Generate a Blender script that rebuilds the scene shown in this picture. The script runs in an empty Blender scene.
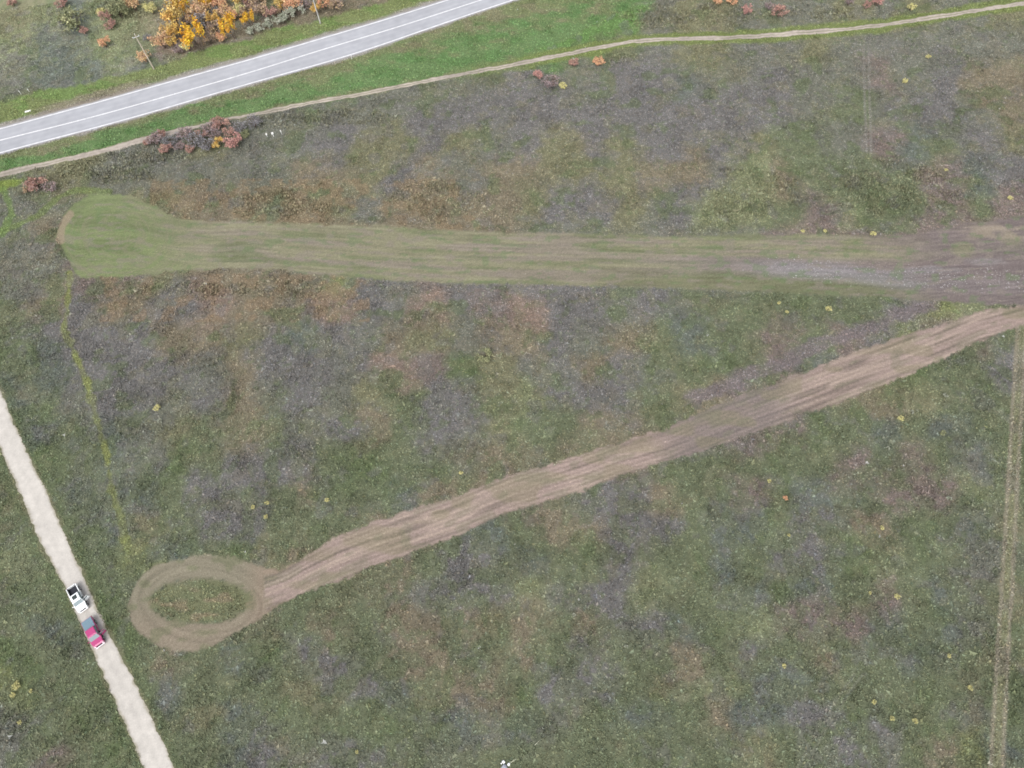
import bpy, bmesh, math, random
import numpy as np
from mathutils import Matrix, Vector
random.seed(7)
C = bpy.context.scene.collection
S = bpy.context.scene

# ------------------------------------------------------------------ camera
H = 125.0
F = 723.0                                  # focal length in pixels at 1024 wide
NAD = (555.0, 785.0)                       # where the plumb line under the drone meets the picture
d = Vector((NAD[0]-512, -(NAD[1]-384), -F)).normalized()
Zw = -d
fw = Vector((0, 0, -1))
Yw = (fw - fw.dot(Zw)*Zw).normalized()
Xw = Yw.cross(Zw)
R3 = Matrix((Xw, Yw, Zw))
cam = bpy.data.objects.new('camera', bpy.data.cameras.new('camera'))
C.objects.link(cam)
M4 = R3.to_4x4(); M4.translation = (0, 0, H)
cam.matrix_world = M4
cam.data.sensor_width = 36; cam.data.lens = F*36/1024
cam.data.clip_start = 0.5; cam.data.clip_end = 8000
S.camera = cam
S.cycles.pixel_filter_type = 'BLACKMAN_HARRIS'; S.cycles.filter_width = 1.7
RN = np.array([list(r) for r in R3])

# ------------------------------------------------------------------ daylight, overcast
SUN_EL, SUN_AZ = 52, 200
w = bpy.data.worlds.new('World'); S.world = w; w.use_nodes = True
nt = w.node_tree; bg = nt.nodes['Background']
sky = nt.nodes.new('ShaderNodeTexSky'); sky.sky_type = 'NISHITA'; sky.sun_disc = False
sky.sun_elevation = math.radians(SUN_EL); sky.sun_rotation = math.radians(SUN_AZ)
sky.dust_density = 4.0; sky.air_density = 1.0
hs = nt.nodes.new('ShaderNodeHueSaturation'); hs.inputs['Saturation'].default_value = 0.25
nt.links.new(sky.outputs[0], hs.inputs['Color']); nt.links.new(hs.outputs[0], bg.inputs[0])
bg.inputs[1].default_value = 0.143
sl = bpy.data.lights.new('sun', 'SUN'); sl.energy = .95; sl.angle = math.radians(45); sl.color = (1, .965, .92)
so = bpy.data.objects.new('sun', sl); C.objects.link(so)
so.rotation_euler = (math.radians(90-SUN_EL), 0, math.radians(180-SUN_AZ))
S.view_settings.view_transform = 'Standard'; S.view_settings.look = 'None'
S.view_settings.exposure = 0.80; S.view_settings.gamma = 1
GAIN = 1.9                                  # displayed linear value over base colour

# ------------------------------------------------------------------ helpers
def p2g(px, py, z=0.0):
    c = RN @ np.array([(px-512)/F, (384-py)/F, -1.0])
    t = (H-z)/-c[2]
    return float(c[0]*t), float(c[1]*t)
def g2p(x, y):
    v = np.stack([x, y, np.full_like(x, -H)], -1) @ RN      # world -> camera
    zz = np.minimum(v[..., 2], -1.0)
    return 512 - F*v[..., 0]/zz, 384 + F*v[..., 1]/zz
def mpp(px, py):                              # metres per pixel, horizontally
    a = p2g(px-1, py); b = p2g(px+1, py)
    return math.hypot(a[0]-b[0], a[1]-b[1])/2
def s2l(c):
    c = np.asarray(c, float)/255.0
    return np.where(c <= .04045, c/12.92, ((c+.055)/1.055)**2.4)
def alb(c): return s2l(c)/GAIN

class Noise:
    def __init__(s, seed):
        s.g = np.random.RandomState(seed).rand(256, 256)
    def __call__(s, x, y):
        xi = np.floor(x).astype(int); yi = np.floor(y).astype(int)
        fx = x-xi; fy = y-yi
        fx = fx*fx*(3-2*fx); fy = fy*fy*(3-2*fy)
        g = s.g; a = g[xi % 256, yi % 256]; b = g[(xi+1) % 256, yi % 256]
        c = g[xi % 256, (yi+1) % 256]; e = g[(xi+1) % 256, (yi+1) % 256]
        return (a*(1-fx)+b*fx)*(1-fy)+(c*(1-fx)+e*fx)*fy
def fbm(x, y, seed, octv=4):
    t = 0; a = 1; n = 0
    for i in range(octv):
        t = t + a*Noise(seed*17+i)(x*2**i+i*13.7, y*2**i+i*7.3); n += a; a *= .55
    return t/n - .5

# ------------------------------------------------------------------ the field's plant cover, one number per plot
PAL = dict(g=(123,121,119), h=(122,123,112), n=(115,122,97), d=(106,118,86), o=(130,129,104), t=(135,127,109),
           r=(144,128,117), b=(113,119,110), l=(134,139,109), y=(133,139,99), m=(132,121,115), v=(108,138,84))
# kinds, in the order of LET: 0 b, 1 d, 2 g, 3 h, 4 l, 5 m, 6 n, 7 o, 8 r, 9 t, 10 v, 11 y
ROWS = [
    [7, 4, 0, 4, 7, 9, 9, 9, 9, 9, 9, 9, 9, 9, 9, 3, 10, 10, 10, 10, 3, 7, 7, 3, 3, 3, 7, 3, 7, 3, 3, 7],
    [4, 0, 0, 4, 6, 8, 9, 9, 9, 9, 10, 10, 10, 10, 10, 10, 10, 10, 10, 7, 3, 7, 7, 3, 3, 7, 3, 3, 3, 3, 3, 3],
    [3, 0, 0, 3, 0, 6, 10, 10, 10, 10, 10, 3, 3, 3, 3, 3, 2, 3, 3, 2, 2, 0, 3, 3, 2, 3, 3, 5, 3, 2, 9, 9],
    [6, 7, 7, 7, 7, 7, 3, 3, 3, 3, 3, 3, 3, 2, 2, 2, 2, 2, 2, 2, 2, 2, 2, 2, 2, 3, 6, 3, 2, 2, 3, 9],
    [11, 7, 7, 3, 3, 3, 7, 3, 3, 3, 2, 7, 7, 2, 7, 3, 2, 7, 2, 7, 2, 2, 2, 7, 6, 6, 3, 5, 0, 6, 2, 7],
    [6, 7, 7, 3, 3, 3, 3, 3, 3, 9, 9, 7, 2, 9, 3, 9, 9, 7, 7, 7, 9, 9, 2, 4, 9, 6, 6, 6, 6, 5, 0, 2],
    [3, 3, 3, 3, 7, 7, 9, 9, 6, 9, 7, 3, 9, 9, 9, 9, 7, 2, 2, 7, 3, 2, 4, 4, 6, 5, 4, 6, 6, 5, 6, 5],
    [3, 9, 9, 9, 9, 9, 9, 9, 9, 9, 9, 9, 9, 9, 9, 9, 3, 3, 3, 3, 3, 3, 3, 3, 5, 5, 5, 5, 5, 5, 5, 5],
    [3, 3, 5, 5, 7, 7, 9, 9, 9, 3, 11, 2, 2, 2, 2, 2, 2, 2, 2, 2, 3, 3, 3, 3, 6, 6, 6, 6, 5, 5, 5, 5],
    [6, 9, 2, 9, 9, 2, 8, 9, 9, 9, 8, 2, 3, 8, 2, 5, 8, 2, 2, 3, 2, 6, 6, 6, 6, 6, 6, 6, 2, 11, 4, 5],
    [6, 2, 2, 2, 2, 9, 9, 7, 2, 0, 2, 3, 9, 7, 3, 9, 9, 2, 3, 9, 6, 0, 6, 6, 5, 6, 5, 2, 11, 5, 5, 6],
    [6, 0, 2, 2, 2, 2, 3, 9, 2, 2, 3, 2, 8, 5, 1, 7, 3, 3, 9, 2, 6, 6, 6, 6, 5, 0, 5, 11, 1, 6, 6, 2],
    [0, 6, 3, 2, 2, 3, 2, 9, 3, 2, 3, 7, 6, 2, 2, 7, 4, 2, 2, 2, 6, 7, 9, 5, 9, 9, 9, 9, 7, 6, 6, 6],
    [1, 0, 6, 0, 3, 7, 6, 9, 6, 3, 2, 9, 6, 2, 2, 7, 6, 6, 9, 9, 9, 7, 5, 5, 5, 6, 6, 0, 6, 0, 6, 6],
    [6, 1, 6, 0, 3, 1, 6, 2, 2, 2, 6, 1, 6, 6, 3, 9, 9, 7, 9, 9, 6, 6, 6, 6, 6, 6, 5, 6, 5, 6, 0, 6],
    [7, 6, 0, 6, 0, 6, 2, 2, 6, 9, 6, 6, 0, 9, 7, 9, 5, 9, 2, 2, 9, 6, 6, 5, 6, 0, 0, 5, 5, 5, 4, 6],
    [6, 6, 6, 0, 7, 6, 2, 2, 6, 6, 6, 9, 9, 9, 0, 0, 6, 9, 9, 2, 2, 6, 0, 0, 6, 2, 9, 9, 6, 3, 0, 7],
    [4, 6, 1, 6, 11, 0, 6, 1, 7, 9, 9, 9, 9, 6, 2, 2, 0, 6, 6, 2, 6, 6, 0, 6, 2, 2, 1, 4, 6, 6, 3, 3],
    [1, 6, 1, 1, 6, 6, 1, 7, 5, 6, 7, 9, 9, 3, 2, 2, 4, 3, 2, 2, 4, 6, 6, 0, 6, 0, 6, 5, 6, 0, 3, 7],
    [6, 0, 0, 1, 6, 6, 6, 6, 9, 6, 9, 6, 9, 9, 9, 7, 9, 6, 9, 3, 2, 0, 6, 4, 5, 5, 5, 0, 6, 0, 3, 6],
    [1, 6, 6, 1, 6, 9, 6, 0, 1, 2, 2, 6, 9, 9, 6, 6, 9, 6, 2, 6, 6, 9, 6, 2, 6, 9, 6, 6, 0, 6, 6, 7],
    [11, 6, 1, 6, 6, 0, 6, 6, 6, 7, 6, 2, 0, 7, 9, 9, 1, 2, 2, 6, 7, 9, 4, 6, 0, 6, 6, 6, 6, 6, 6, 1],
    [3, 6, 1, 1, 6, 6, 7, 0, 6, 6, 6, 6, 6, 6, 0, 3, 0, 3, 6, 0, 0, 6, 9, 0, 0, 2, 6, 2, 6, 6, 3, 6],
    [3, 5, 6, 1, 6, 6, 6, 0, 2, 3, 2, 2, 6, 3, 3, 6, 6, 6, 6, 6, 6, 6, 6, 7, 6, 6, 2, 3, 6, 9, 11, 0],
]
LET = sorted(PAL)
PARR = np.array([s2l(PAL[k]) for k in LET])
GRID = np.array(ROWS)

def interp(px, pts):
    a = np.array(pts, float); return np.interp(px, a[:, 0], a[:, 1])
def sstep(a, b, x):
    t = np.clip((x-a)/(b-a), 0, 1); return t*t*(3-2*t)
def segdist(px, py, pts):
    best = np.full(px.shape, 1e9)
    for (x0, y0), (x1, y1) in zip(pts[:-1], pts[1:]):
        dx, dy = x1-x0, y1-y0; L = dx*dx+dy*dy
        t = np.clip(((px-x0)*dx+(py-y0)*dy)/L, 0, 1)
        best = np.minimum(best, np.hypot(px-x0-t*dx, py-y0-t*dy))
    return best

UT = [(58,232),(64,214),(76,203),(90,194),(130,195),(150,205),(175,217),(210,222),(256,222),(380,226),(450,231),(512,232),(680,236),(768,235),(900,236),(960,226),(1024,216),(1300,205)]
UB = [(58,238),(66,256),(75,272),(85,278),(130,276),(175,271),(256,268),(330,276),(384,281),(480,284),(600,286),(700,289),(768,292),(880,297),(960,302),(1024,306),(1300,330)]
LT = [(262,578),(288,569),(301,559),(338,536),(386,519),(431,504),(512,476),(607,446),(667,429),(700,413),(727,401),(793,377),(868,347),(928,329),(980,312),(1024,305),(1300,270)]
LB = [(262,612),(290,600),(361,571),(406,554),(456,536),(512,511),(582,491),(624,474),(672,461),(737,439),(768,427),(888,384),(943,359),(978,342),(1024,325),(1300,270)]
HT = [(-400,230),(0,129),(62,112),(110,99),(155,86),(256,58),(318,39.5),(381,21),(448,0),(560,-37),(900,-150)]
HC = [(-400,248),(0,140),(87,119),(150,101),(256,71),(328,47.5),(383,32),(481,0),(560,-26),(900,-140)]
HB = [(-400,266),(0,152.5),(125,120),(256,81.5),(351,55.5),(431,27.5),(512,0),(560,-15),(900,-128)]
TR = [(-300,250),(0,175),(37,166),(100,152),(150,138),(190,128),(225,119),(256,114),(313,102),(363,94),(431,80),(512,65),(587,50),(629,42),(662,39),(724,38),(768,35.5),(843,29.5),(888,24.5),(955,14),(1024,3),(1300,-45)]
GR = [(-60,240),(0,389),(17,431),(47,494),(65,534),(84,576),(100,618),(120,651),(140,693),(160,736),(175,768),(230,900)]
GL = [(-90,255),(0,447),(27,509),(41,546),(60,576),(80,621),(100,668),(117,706),(135,746),(145,768),(193,900)]
RT = [(1022,322),(1020,350),(1018,384),(1013,470),(1007,576),(1001,670),(996,768),(988,900)]

def masks(px, py):
    m = {}
    e = 2.6*(Noise(5)(px/13, py/9)-.5)+3.0*(Noise(6)(px/3, py/2.4)-.5)
    t = py-interp(px, UT)+e; b = interp(px, UB)-py+e
    m['up'] = sstep(-1.8, 1.8, np.minimum(np.minimum(t, b), px-57+e*.6))
    t = py-interp(px, LT)+e*1.3; b = interp(px, LB)-py+e*1.3
    m['low'] = sstep(-1.6, 1.6, np.minimum(np.minimum(t, b), px-264))
    a = math.radians(-6); X = px-203; Y = py-603
    u = X*math.cos(a)-Y*math.sin(a); v = X*math.sin(a)+Y*math.cos(a)
    ro = np.hypot(u/76, v/47)
    ri = np.hypot((px-200)/48, (py-601)/(21.5))
    tf = py-interp(px, [(127,606),(133,590),(141,577),(152,568),(172,560),(200,555),(235,558),(262,566),(282,570),(300,560)])
    bf = interp(px, [(127,608),(132,624),(142,636),(158,646),(178,652),(195,651),(212,646),(235,633),(262,617),(282,604),(300,596)])-py
    m['loop'] = sstep(-1.6, 1.6, np.minimum(np.minimum(tf, bf), np.minimum(px-127, 292-px))+e)*sstep(-2.5, 3.5, (ri-1)*28+2.2*e)
    m['island'] = sstep(-3, 3, (1-ri)*28+2.2*e)*(.55+.45*sstep(.3, .6, Noise(95)(px/11, py/6)))
    m['ro'] = ro; m['ri'] = ri
    return m

def colour(px, py, gx, gy):
    """Plant and soil colour at a spot of the ground (displayed linear, distance haze painted in)."""
    jx = px+26*(Noise(31)(gx/7, gy/7)-.5)+16*(Noise(32)(gx/2.5, gy/2.5)-.5)+9*(Noise(35)(gx/.9, gy/.9)-.5)
    jy = py+22*(Noise(33)(gx/7, gy/7)-.5)+13*(Noise(34)(gx/2.5, gy/2.5)-.5)+7*(Noise(36)(gx/.9, gy/.9)-.5)
    u = np.clip(jx/32-.5, 0, 30.999); v = np.clip(jy/32-.5, 0, len(ROWS)-1.001)
    i = u.astype(int); j = v.astype(int); fu = u-i; fv = v-j
    fu = sstep(.12, .88, fu)[..., None]; fv = sstep(.12, .88, fv)[..., None]
    c = (PARR[GRID[j, i]]*(1-fu)+PARR[GRID[j, i+1]]*fu)*(1-fv)+(PARR[GRID[j+1, i]]*(1-fu)+PARR[GRID[j+1, i+1]]*fu)*fv
    # small plots of other plants that came up inside each stand
    def mixin(c, col, wgt): return c*(1-wgt[..., None])+s2l(col)*wgt[..., None]
    n1 = fbm(gx/3.4, gy/3.4, 3); n2 = fbm(gx/4.7+40, gy/4.7, 4); n3 = fbm(gx/2.2, gy/2.2+9, 8); n4 = fbm(gx/1.6, gy/1.6, 9)
    c = mixin(c, PAL['g'], .4*sstep(.10, .19, n1))
    c = mixin(c, PAL['d'], .55*sstep(.10, .2, n2))
    c = mixin(c, PAL['o'], .35*sstep(.10, .18, -n1))
    c = mixin(c, PAL['t'], .25*sstep(.16, .24, -n2))
    c = mixin(c, (148,150,132), .5*sstep(.24, .32, n3)*(py > 150))
    c = mixin(c, PAL['d'], .4*sstep(.14, .24, n4)); c = mixin(c, PAL['n'], .6*sstep(-.02, .1, n3+.03)*sstep(330, 560, py))
    c = c*(1+.26*fbm(gx/.9, gy/.9, 12)[..., None]*2)
    c = c*(1+.17*fbm(gx/6, gy/6, 14)+.14*fbm(gx/2.6, gy/2.6, 15))[..., None]
    c = c*np.interp(py, [-50, 100, 330, 640], [1.22, 1.11, 1.05, 1.0])[..., None]  # far ground made paler: distance haze painted into the plant colour
    c = c*(1+.22*sstep(320, 180, px)*sstep(120, 60, py))[..., None]; c = mixin(c, (150,133,108), .6*(np.abs(py-np.interp(px, [0,1024], [205,205])) < 26)*sstep(.0, .14, fbm(gx/3, gy/3, 16)+.05)*(px > 150)*(px < 480)); c = mixin(c, (152,134,111), .6*(np.abs(py-298) < 24)*sstep(.0, .14, fbm(gx/3, gy/3, 17)+.05)*(px > 100)*(px < 370))      # paler upper-left meadow, tan patches beside the upper mown strip
    # verges of the highway
    e = 5*(Noise(41)(px/22, py/10)-.5)+3*(Noise(42)(px/5, py/3)-.5)
    ht = interp(px, HT); hb = interp(px, HB); tr = interp(px, TR)
    vw = interp(px, [(0,27),(62,25),(150,18),(200,24),(256,22),(306,21),(380,17),(440,20),(600,20)])
    up = sstep(-2, 2, py-(ht-vw)+e)*sstep(-1, 1, ht-py+3)
    c = mixin(c, (140,152,102), .92*up)
    c = mixin(c, (126,153,92), .7*up*sstep(0, .12, fbm(px/22, py/7, 21)))
    edge = interp(px, [(0,400),(500,400),(518,56),(545,47),(580,32),(640,2),(660,-30),(1200,-200)])
    lo = sstep(-2, 2, py-hb)*sstep(-1.5, 1.5, tr-py)*sstep(-2, 2, edge-py+e)
    c = mixin(c, (136,144,106), .95*lo); c = mixin(c, (146,140,116), .6*lo*sstep(.0, .16, fbm(px/16, py/6, 24)))
    mid = (py-hb)/np.maximum(tr-hb, 1)
    gg = lo*sstep(.2, .6, mid+1.2*fbm(px/20, py/7, 22))*sstep(1.0, .84, mid+.25*fbm(px/9, py/5, 25))
    c = mixin(c, (120,147,99), .95*gg)
    c = mixin(c, (108,144,90), .6*gg*sstep(0, .14, fbm(px/12, py/5, 23)))
    vv = (py < 8+interp(px, TR)+e) & (px > 420)
    c = mixin(c, (134,147,92), .9*sstep(8.5, 5, np.abs(py-tr)+.8*e)*sstep(430, 560, px))
    c = mixin(c, (140,158,80), .8*sstep(7, 4, np.abs(py-tr-11)+e)*sstep(30, 15, px))
    # gravelly shoulders
    c = mixin(c, (176,170,165), .9*sstep(6.0, 3.0, ht-py+.6*e)*sstep(-9, -1, ht-py))
    c = mixin(c, (150,142,134), .55*sstep(5, 0, np.abs(px-112))*0)
    c = mixin(c, (160,150,135), .7*sstep(13, 6, np.abs(ht-6-py)*2+e)*sstep(20, 60, px)*sstep(175, 120, px))
    c = mixin(c, (174,170,164), .85*sstep(4.6, 2.2, py-hb+.5*e)*sstep(-9, -1, py-hb))
    # margins of the gravel road
    gm = np.minimum(segdist(px, py, GR), segdist(px, py, GL))
    c = mixin(c, PAL['d'], .5*sstep(16, 6, gm+e*1.5)); c = mixin(c, (140,132,108), .45*sstep(4, 0, gm+e*.8))
    # little trails and bands
    q = segdist(px, py, [(70,272),(68,300),(64,330),(76,355),(88,384),(97,420),(107,455),(112,490),(122,522),(128,552)])
    c = mixin(c, (144,150,98), .95*sstep(4.5, 1.8, q+e*.9)*(.5+.5*sstep(-.12, .1, fbm(gx/3, gy/4, 51))))
    q = segdist(px, py, [(-30,238),(8,229),(38,216),(58,198),(78,190),(110,192)])
    c = mixin(c, (128,144,90), .65*sstep(4, 1.5, q+e*.5))
    q = segdist(px, py, [(4,190),(12,214),(2,232)]); c = mixin(c, (125,148,90), .7*sstep(5, 2, q+e))
    q = segdist(px, py, [(690,402),(780,362),(860,330),(930,306)])
    c = mixin(c, (134,125,126), .85*sstep(11, 4, q+1.5*e)*sstep(-.3, .02, fbm(gx/5, gy/5, 18)))
    for o in (-2.4, 2.4):
        q = segdist(px, py, [(866+o,46),(867+o,100),(869+o,152)]); c = mixin(c, (150,148,140), .6*sstep(2.0, .6, q))
        q = segdist(px, py, [(790+o*1.6,790),(825+o*1.6,722),(858+o*1.6,675)]); c = mixin(c, (142,144,128), .45*sstep(2.4, .8, q))
    # right-hand two-rut track
    xr = np.interp(py, [a[1] for a in RT], [a[0] for a in RT]); hw = np.interp(py, [322, 576, 768], [4.4, 5.0, 6.2])
    on = sstep(318, 330, py)
    nn = Noise(61)(px/3, py/14)
    c = mixin(c, (142,142,114), .85*on*sstep(hw+2, hw, np.abs(px-xr)))
    c = mixin(c, (134,128,120), .45*on*sstep(hw+2, hw, np.abs(px-xr))*sstep(.08, .16, fbm(px/20, py/30, 62)+.04))
    c = mixin(c, (168,159,144), .95*on*.6*sstep(3.4, .6, np.abs(np.abs(px-xr-.4)-hw)+1.4*(nn-.5)))
    # mown strips
    m = masks(px, py)
    yc = .5*(interp(px, UT)+interp(px, UB)); v = py-yc
    st = Noise(71)(px/34, v/1.1)*.5+Noise(72)(px/11, v/.9+30)*.35+Noise(79)(px/3, v/1.5+60)*.25-.05
    k = sstep(0, 1, (px-120)/110+1.5*fbm(gx/14, gy/6, 73))
    cu = s2l((140,152,108))*(1-k)[..., None]+s2l((156,153,127))*k[..., None]
    cu = mixin(cu, (158,147,137), .65*sstep(.48, .68, Noise(74)(px/80, v/4.0))*sstep(120, 260, px))
    cu = mixin(cu, (124,134,98), .6*sstep(.5, .75, Noise(75)(px/60, v/5.0+50)))
    cu = mixin(cu, (150,139,137), .85*sstep(610, 760, px+60*(Noise(76)(px/30, v/5)-.5))*sstep(14, 4, np.abs(v-3)))
    cu = mixin(cu, (136,124,120), .8*sstep(800, 920, px+60*(Noise(86)(px/30, v/5)-.5))*sstep(8, 20, np.abs(v+14)+8))
    cu = mixin(cu, (126,128,100), .6*sstep(5, 12, v)*sstep(560, 640, px)*sstep(960, 900, px))
    band = sstep(720, 800, px)*sstep(13, 3, np.abs(v-np.interp(px, [700, 850, 1000], [2, 8, 24])))
    cu = mixin(cu, (162,159,163), .6*band)
    cu = mixin(cu, (138,127,126), .8*sstep(880, 960, px+50*(Noise(186)(px/20, v/6)-.5)))
    for (ax, ay, rx, ry, cc_, ww) in ((963,250,13,9,(150,150,118),.6),(852,241,14,6,(140,146,108),.7),(1012,240,12,8,(148,148,118),.5),(985,262,22,5,(166,161,160),.5),(930,270,30,4,(164,160,162),.5),(1000,285,20,6,(150,140,138),.5)):
        cu = mixin(cu, cc_, ww*sstep(1.2, .5, np.hypot((px-ax)/rx, (py-ay)/ry)+.9*fbm(px/9, py/5, int(ax))))
    band2 = sstep(950, 985, px)*sstep(10, 4, np.abs(py-232))
    cu = mixin(cu, (172,160,143), .85*band2*sstep(-.15, .05, fbm(px/12, py/4, 188)))
    cu = cu*(1+.55*(st-.5)[..., None])*(1+.05*np.sin(v*1.5+1.5*fbm(px/80, v/9, 98))*sstep(130, 260, px))[..., None]
    cu = mixin(cu, (120,142,100), .45*sstep(.7, .8, Noise(178)(px/9, v/3))); cu = mixin(cu, (158,148,138), .5*sstep(.66, .8, Noise(179)(px/10, v/2.6)))
    # worn hay-coloured turning arcs in the round end
    rr = np.hypot((px-122)/1.25, py-236)
    cu = mixin(cu, (152,148,124), .5*sstep(.45, .75, Noise(77)(rr/1.5, np.arctan2(py-236, px-122)*3+8))*sstep(230, 150, px)*sstep(-1.9, -1.3, np.arctan2(px-122, py-236)+fbm(px/20, py/20, 78)*4))
    c = c*(1-m['up'])[..., None]+cu*m['up'][..., None]
    q = segdist(px, py, [(70,214),(62,226),(60,240)]); c = mixin(c, (172,157,135), .85*sstep(4.5, 2.5, q+.5*e))
    yc = .5*(interp(px, LT)+interp(px, LB)); v = py-yc; hw2 = .5*(interp(px, LB)-interp(px, LT))
    st = Noise(81)(px/38, v/1.3)*.5+Noise(82)(px/13, v/.9)*.35+Noise(89)(px/3, v/1.5+60)*.25-.05
    cl = np.ones(px.shape+(1,))*s2l((178,159,150))
    cl = mixin(cl, (188,170,157), .85*sstep(.45, .75, Noise(83)(px/45, v/4)))
    cl = mixin(cl, (134,122,114), .7*sstep(.55, .8, Noise(84)(px/45+9, v/3.2)))
    cl = mixin(cl, (138,129,126), .7*sstep(640, 700, px)*sstep(820, 760, px))
    cl = mixin(cl, (148,143,112), .4*sstep(.35, .0, np.abs(v)/np.maximum(hw2, 1)-.75)*sstep(.5, .7, Noise(85)(px/22, py/9)))
    cl = mixin(cl, (128,130,106), .35*sstep(.62, .8, Noise(87)(px/14, v/6)))
    cl = cl*(1+.45*(st-.5)[..., None])*(1+.12*np.sin(v*1.35+1.2*fbm(px/60, v/9, 88))*sstep(9, 13, hw2+v*0))[..., None]
    c = c*(1-m['low'])[..., None]+cl*m['low'][..., None]
    st = Noise(91)(m['ro']*26, px/30)*.6+Noise(92)(m['ro']*44, py/20)*.4
    cr = np.ones(px.shape+(1,))*s2l((156,149,130))
    cr = mixin(cr, (158,144,128), .6*sstep(590, 640, py)); cr = mixin(cr, (124,130,98), .5*sstep(.6, .8, Noise(93)(px/12, py/8)))
    cr = mixin(cr, (165,146,130), .8*sstep(235, 275, px))
    cr = cr*(1+.5*(st-.5)[..., None])
    lp = m['loop']*(1-m['low'])
    c = c*(1-lp)[..., None]+cr*lp[..., None]
    ci = mixin(np.ones(px.shape+(1,))*s2l((129,132,102)), (146,136,112), .85*sstep(.5, .7, Noise(94)(px/14, py/5)))
    isl = m['island']*(1-m['low'])
    c = c*(1-isl)[..., None]+ci*isl[..., None]
    return np.clip(c, .01, .9), m

# ------------------------------------------------------------------ materials
MATS = {}
def mat(name, rgb=None, rough=.9, attr=None, grain=None, metallic=0, coat=0, bump=0, spec=None):
    if name in MATS: return MATS[name]
    m = bpy.data.materials.new(name); m.use_nodes = True; t = m.node_tree; p = t.nodes['Principled BSDF']
    p.inputs['Roughness'].default_value = rough; p.inputs['Metallic'].default_value = metallic
    if coat: p.inputs['Coat Weight'].default_value = coat
    if spec is not None: p.inputs['Specular IOR Level'].default_value = spec
    if attr:
        a = t.nodes.new('ShaderNodeAttribute'); a.attribute_name = attr; src = a.outputs['Color']
    else:
        a = t.nodes.new('ShaderNodeRGB'); a.outputs[0].default_value = (*rgb, 1); src = a.outputs[0]
    geo = t.nodes.new('ShaderNodeNewGeometry')
    for (sc, lo, hi) in (grain or [(9, .9, 1.1)]):
        n = t.nodes.new('ShaderNodeTexNoise'); n.inputs['Scale'].default_value = sc; n.inputs['Detail'].default_value = 3
        t.links.new(geo.outputs['Position'], n.inputs['Vector'])
        r = t.nodes.new('ShaderNodeMapRange'); r.inputs[1].default_value = .3; r.inputs[2].default_value = .7
        r.inputs[3].default_value = lo; r.inputs[4].default_value = hi
        t.links.new(n.outputs[0], r.inputs[0])
        v = t.nodes.new('ShaderNodeVectorMath'); v.operation = 'SCALE'
        t.links.new(src, v.inputs[0]); t.links.new(r.outputs[0], v.inputs['Scale']); src = v.outputs[0]
        if bump:
            bp = t.nodes.new('ShaderNodeBump'); bp.inputs['Strength'].default_value = bump; bp.inputs['Distance'].default_value = .1
            t.links.new(n.outputs[0], bp.inputs['Height']); t.links.new(bp.outputs[0], p.inputs['Normal']); bump = 0
    t.links.new(src, p.inputs['Base Color'])
    MATS[name] = m; return m
M_FIELD = mat('field', attr='Col', rough=1, spec=.1, grain=[(2.2, .88, 1.12), (6, .78, 1.22)], bump=.5)

def tagstruct(o): o['kind'] = 'structure'; return o
def mesh_obj(name, V, Fc, m, col=None, parent=None):
    me = bpy.data.meshes.new(name)
    V = np.asarray(V, np.float32); Fc = np.asarray(Fc, np.int32); n = Fc.shape[1]
    me.vertices.add(len(V)); me.vertices.foreach_set('co', V.ravel())
    me.loops.add(Fc.size); me.loops.foreach_set('vertex_index', Fc.ravel())
    me.polygons.add(len(Fc)); me.polygons.foreach_set('loop_start', np.arange(0, Fc.size, n, dtype=np.int32))
    me.update(calc_edges=True)
    if col is not None:
        a = me.color_attributes.new('Col', 'FLOAT_COLOR', 'POINT')
        a.data.foreach_set('color', np.concatenate([col, np.ones((len(col), 1))], 1).astype(np.float32).ravel())
    me.materials.append(m)
    o = bpy.data.objects.new(name, me); C.objects.link(o)
    if parent: o.parent = parent
    return o

# ------------------------------------------------------------------ the ground, one sheet to the horizon
ST = .34
fx = np.arange(-168, 172, ST); fy = np.arange(-14, 216, ST)
out = np.array([2, 6, 14, 30, 60, 120, 250, 600, 1400, 3200.])
gxs = np.concatenate([fx[0]-out[::-1], fx, fx[-1]+out]); gys = np.concatenate([fy[0]-out[::-1], fy, fy[-1]+out])
GX, GY = np.meshgrid(gxs, gys); PX, PY = g2p(GX, GY)
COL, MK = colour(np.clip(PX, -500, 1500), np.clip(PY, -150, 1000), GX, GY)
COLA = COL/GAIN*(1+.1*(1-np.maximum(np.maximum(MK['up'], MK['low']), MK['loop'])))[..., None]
nx, ny = len(gxs), len(gys)
idx = np.arange(nx*ny).reshape(ny, nx)
Q = np.stack([idx[:-1, :-1], idx[:-1, 1:], idx[1:, 1:], idx[1:, :-1]], -1).reshape(-1, 4)
Vg = np.stack([GX, GY, GX*0], -1).reshape(-1, 3)
tagstruct(mesh_obj('ground', Vg, Q, M_FIELD, COLA.reshape(-1, 3)))
def sheet(name, mask, z, wherex=None):
    mm = mask.reshape(-1)[Q].mean(1) > .5
    if wherex is not None: mm &= wherex.reshape(-1)[Q].all(1)
    q = Q[mm]; u, inv = np.unique(q, return_inverse=True)
    V = Vg[u].copy(); V[:, 2] = z
    return tagstruct(mesh_obj(name, V, inv.reshape(-1, 4), M_FIELD, COLA.reshape(-1, 3)[u]))
inb = (PX > -300) & (PX < 1300) & (PY > -100) & (PY < 900)
sheet('mown_grass_strip', MK['up'], .004, inb)
sheet('mown_straw_strip', MK['low'], .008, inb)
sheet('turning_loop_path', MK['loop']*(1-MK['low']), .004, inb)
xr = np.interp(PY, [a[1] for a in RT], [a[0] for a in RT]); hw = np.interp(PY, [322, 576, 768], [5.2, 5.6, 6.8])
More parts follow.
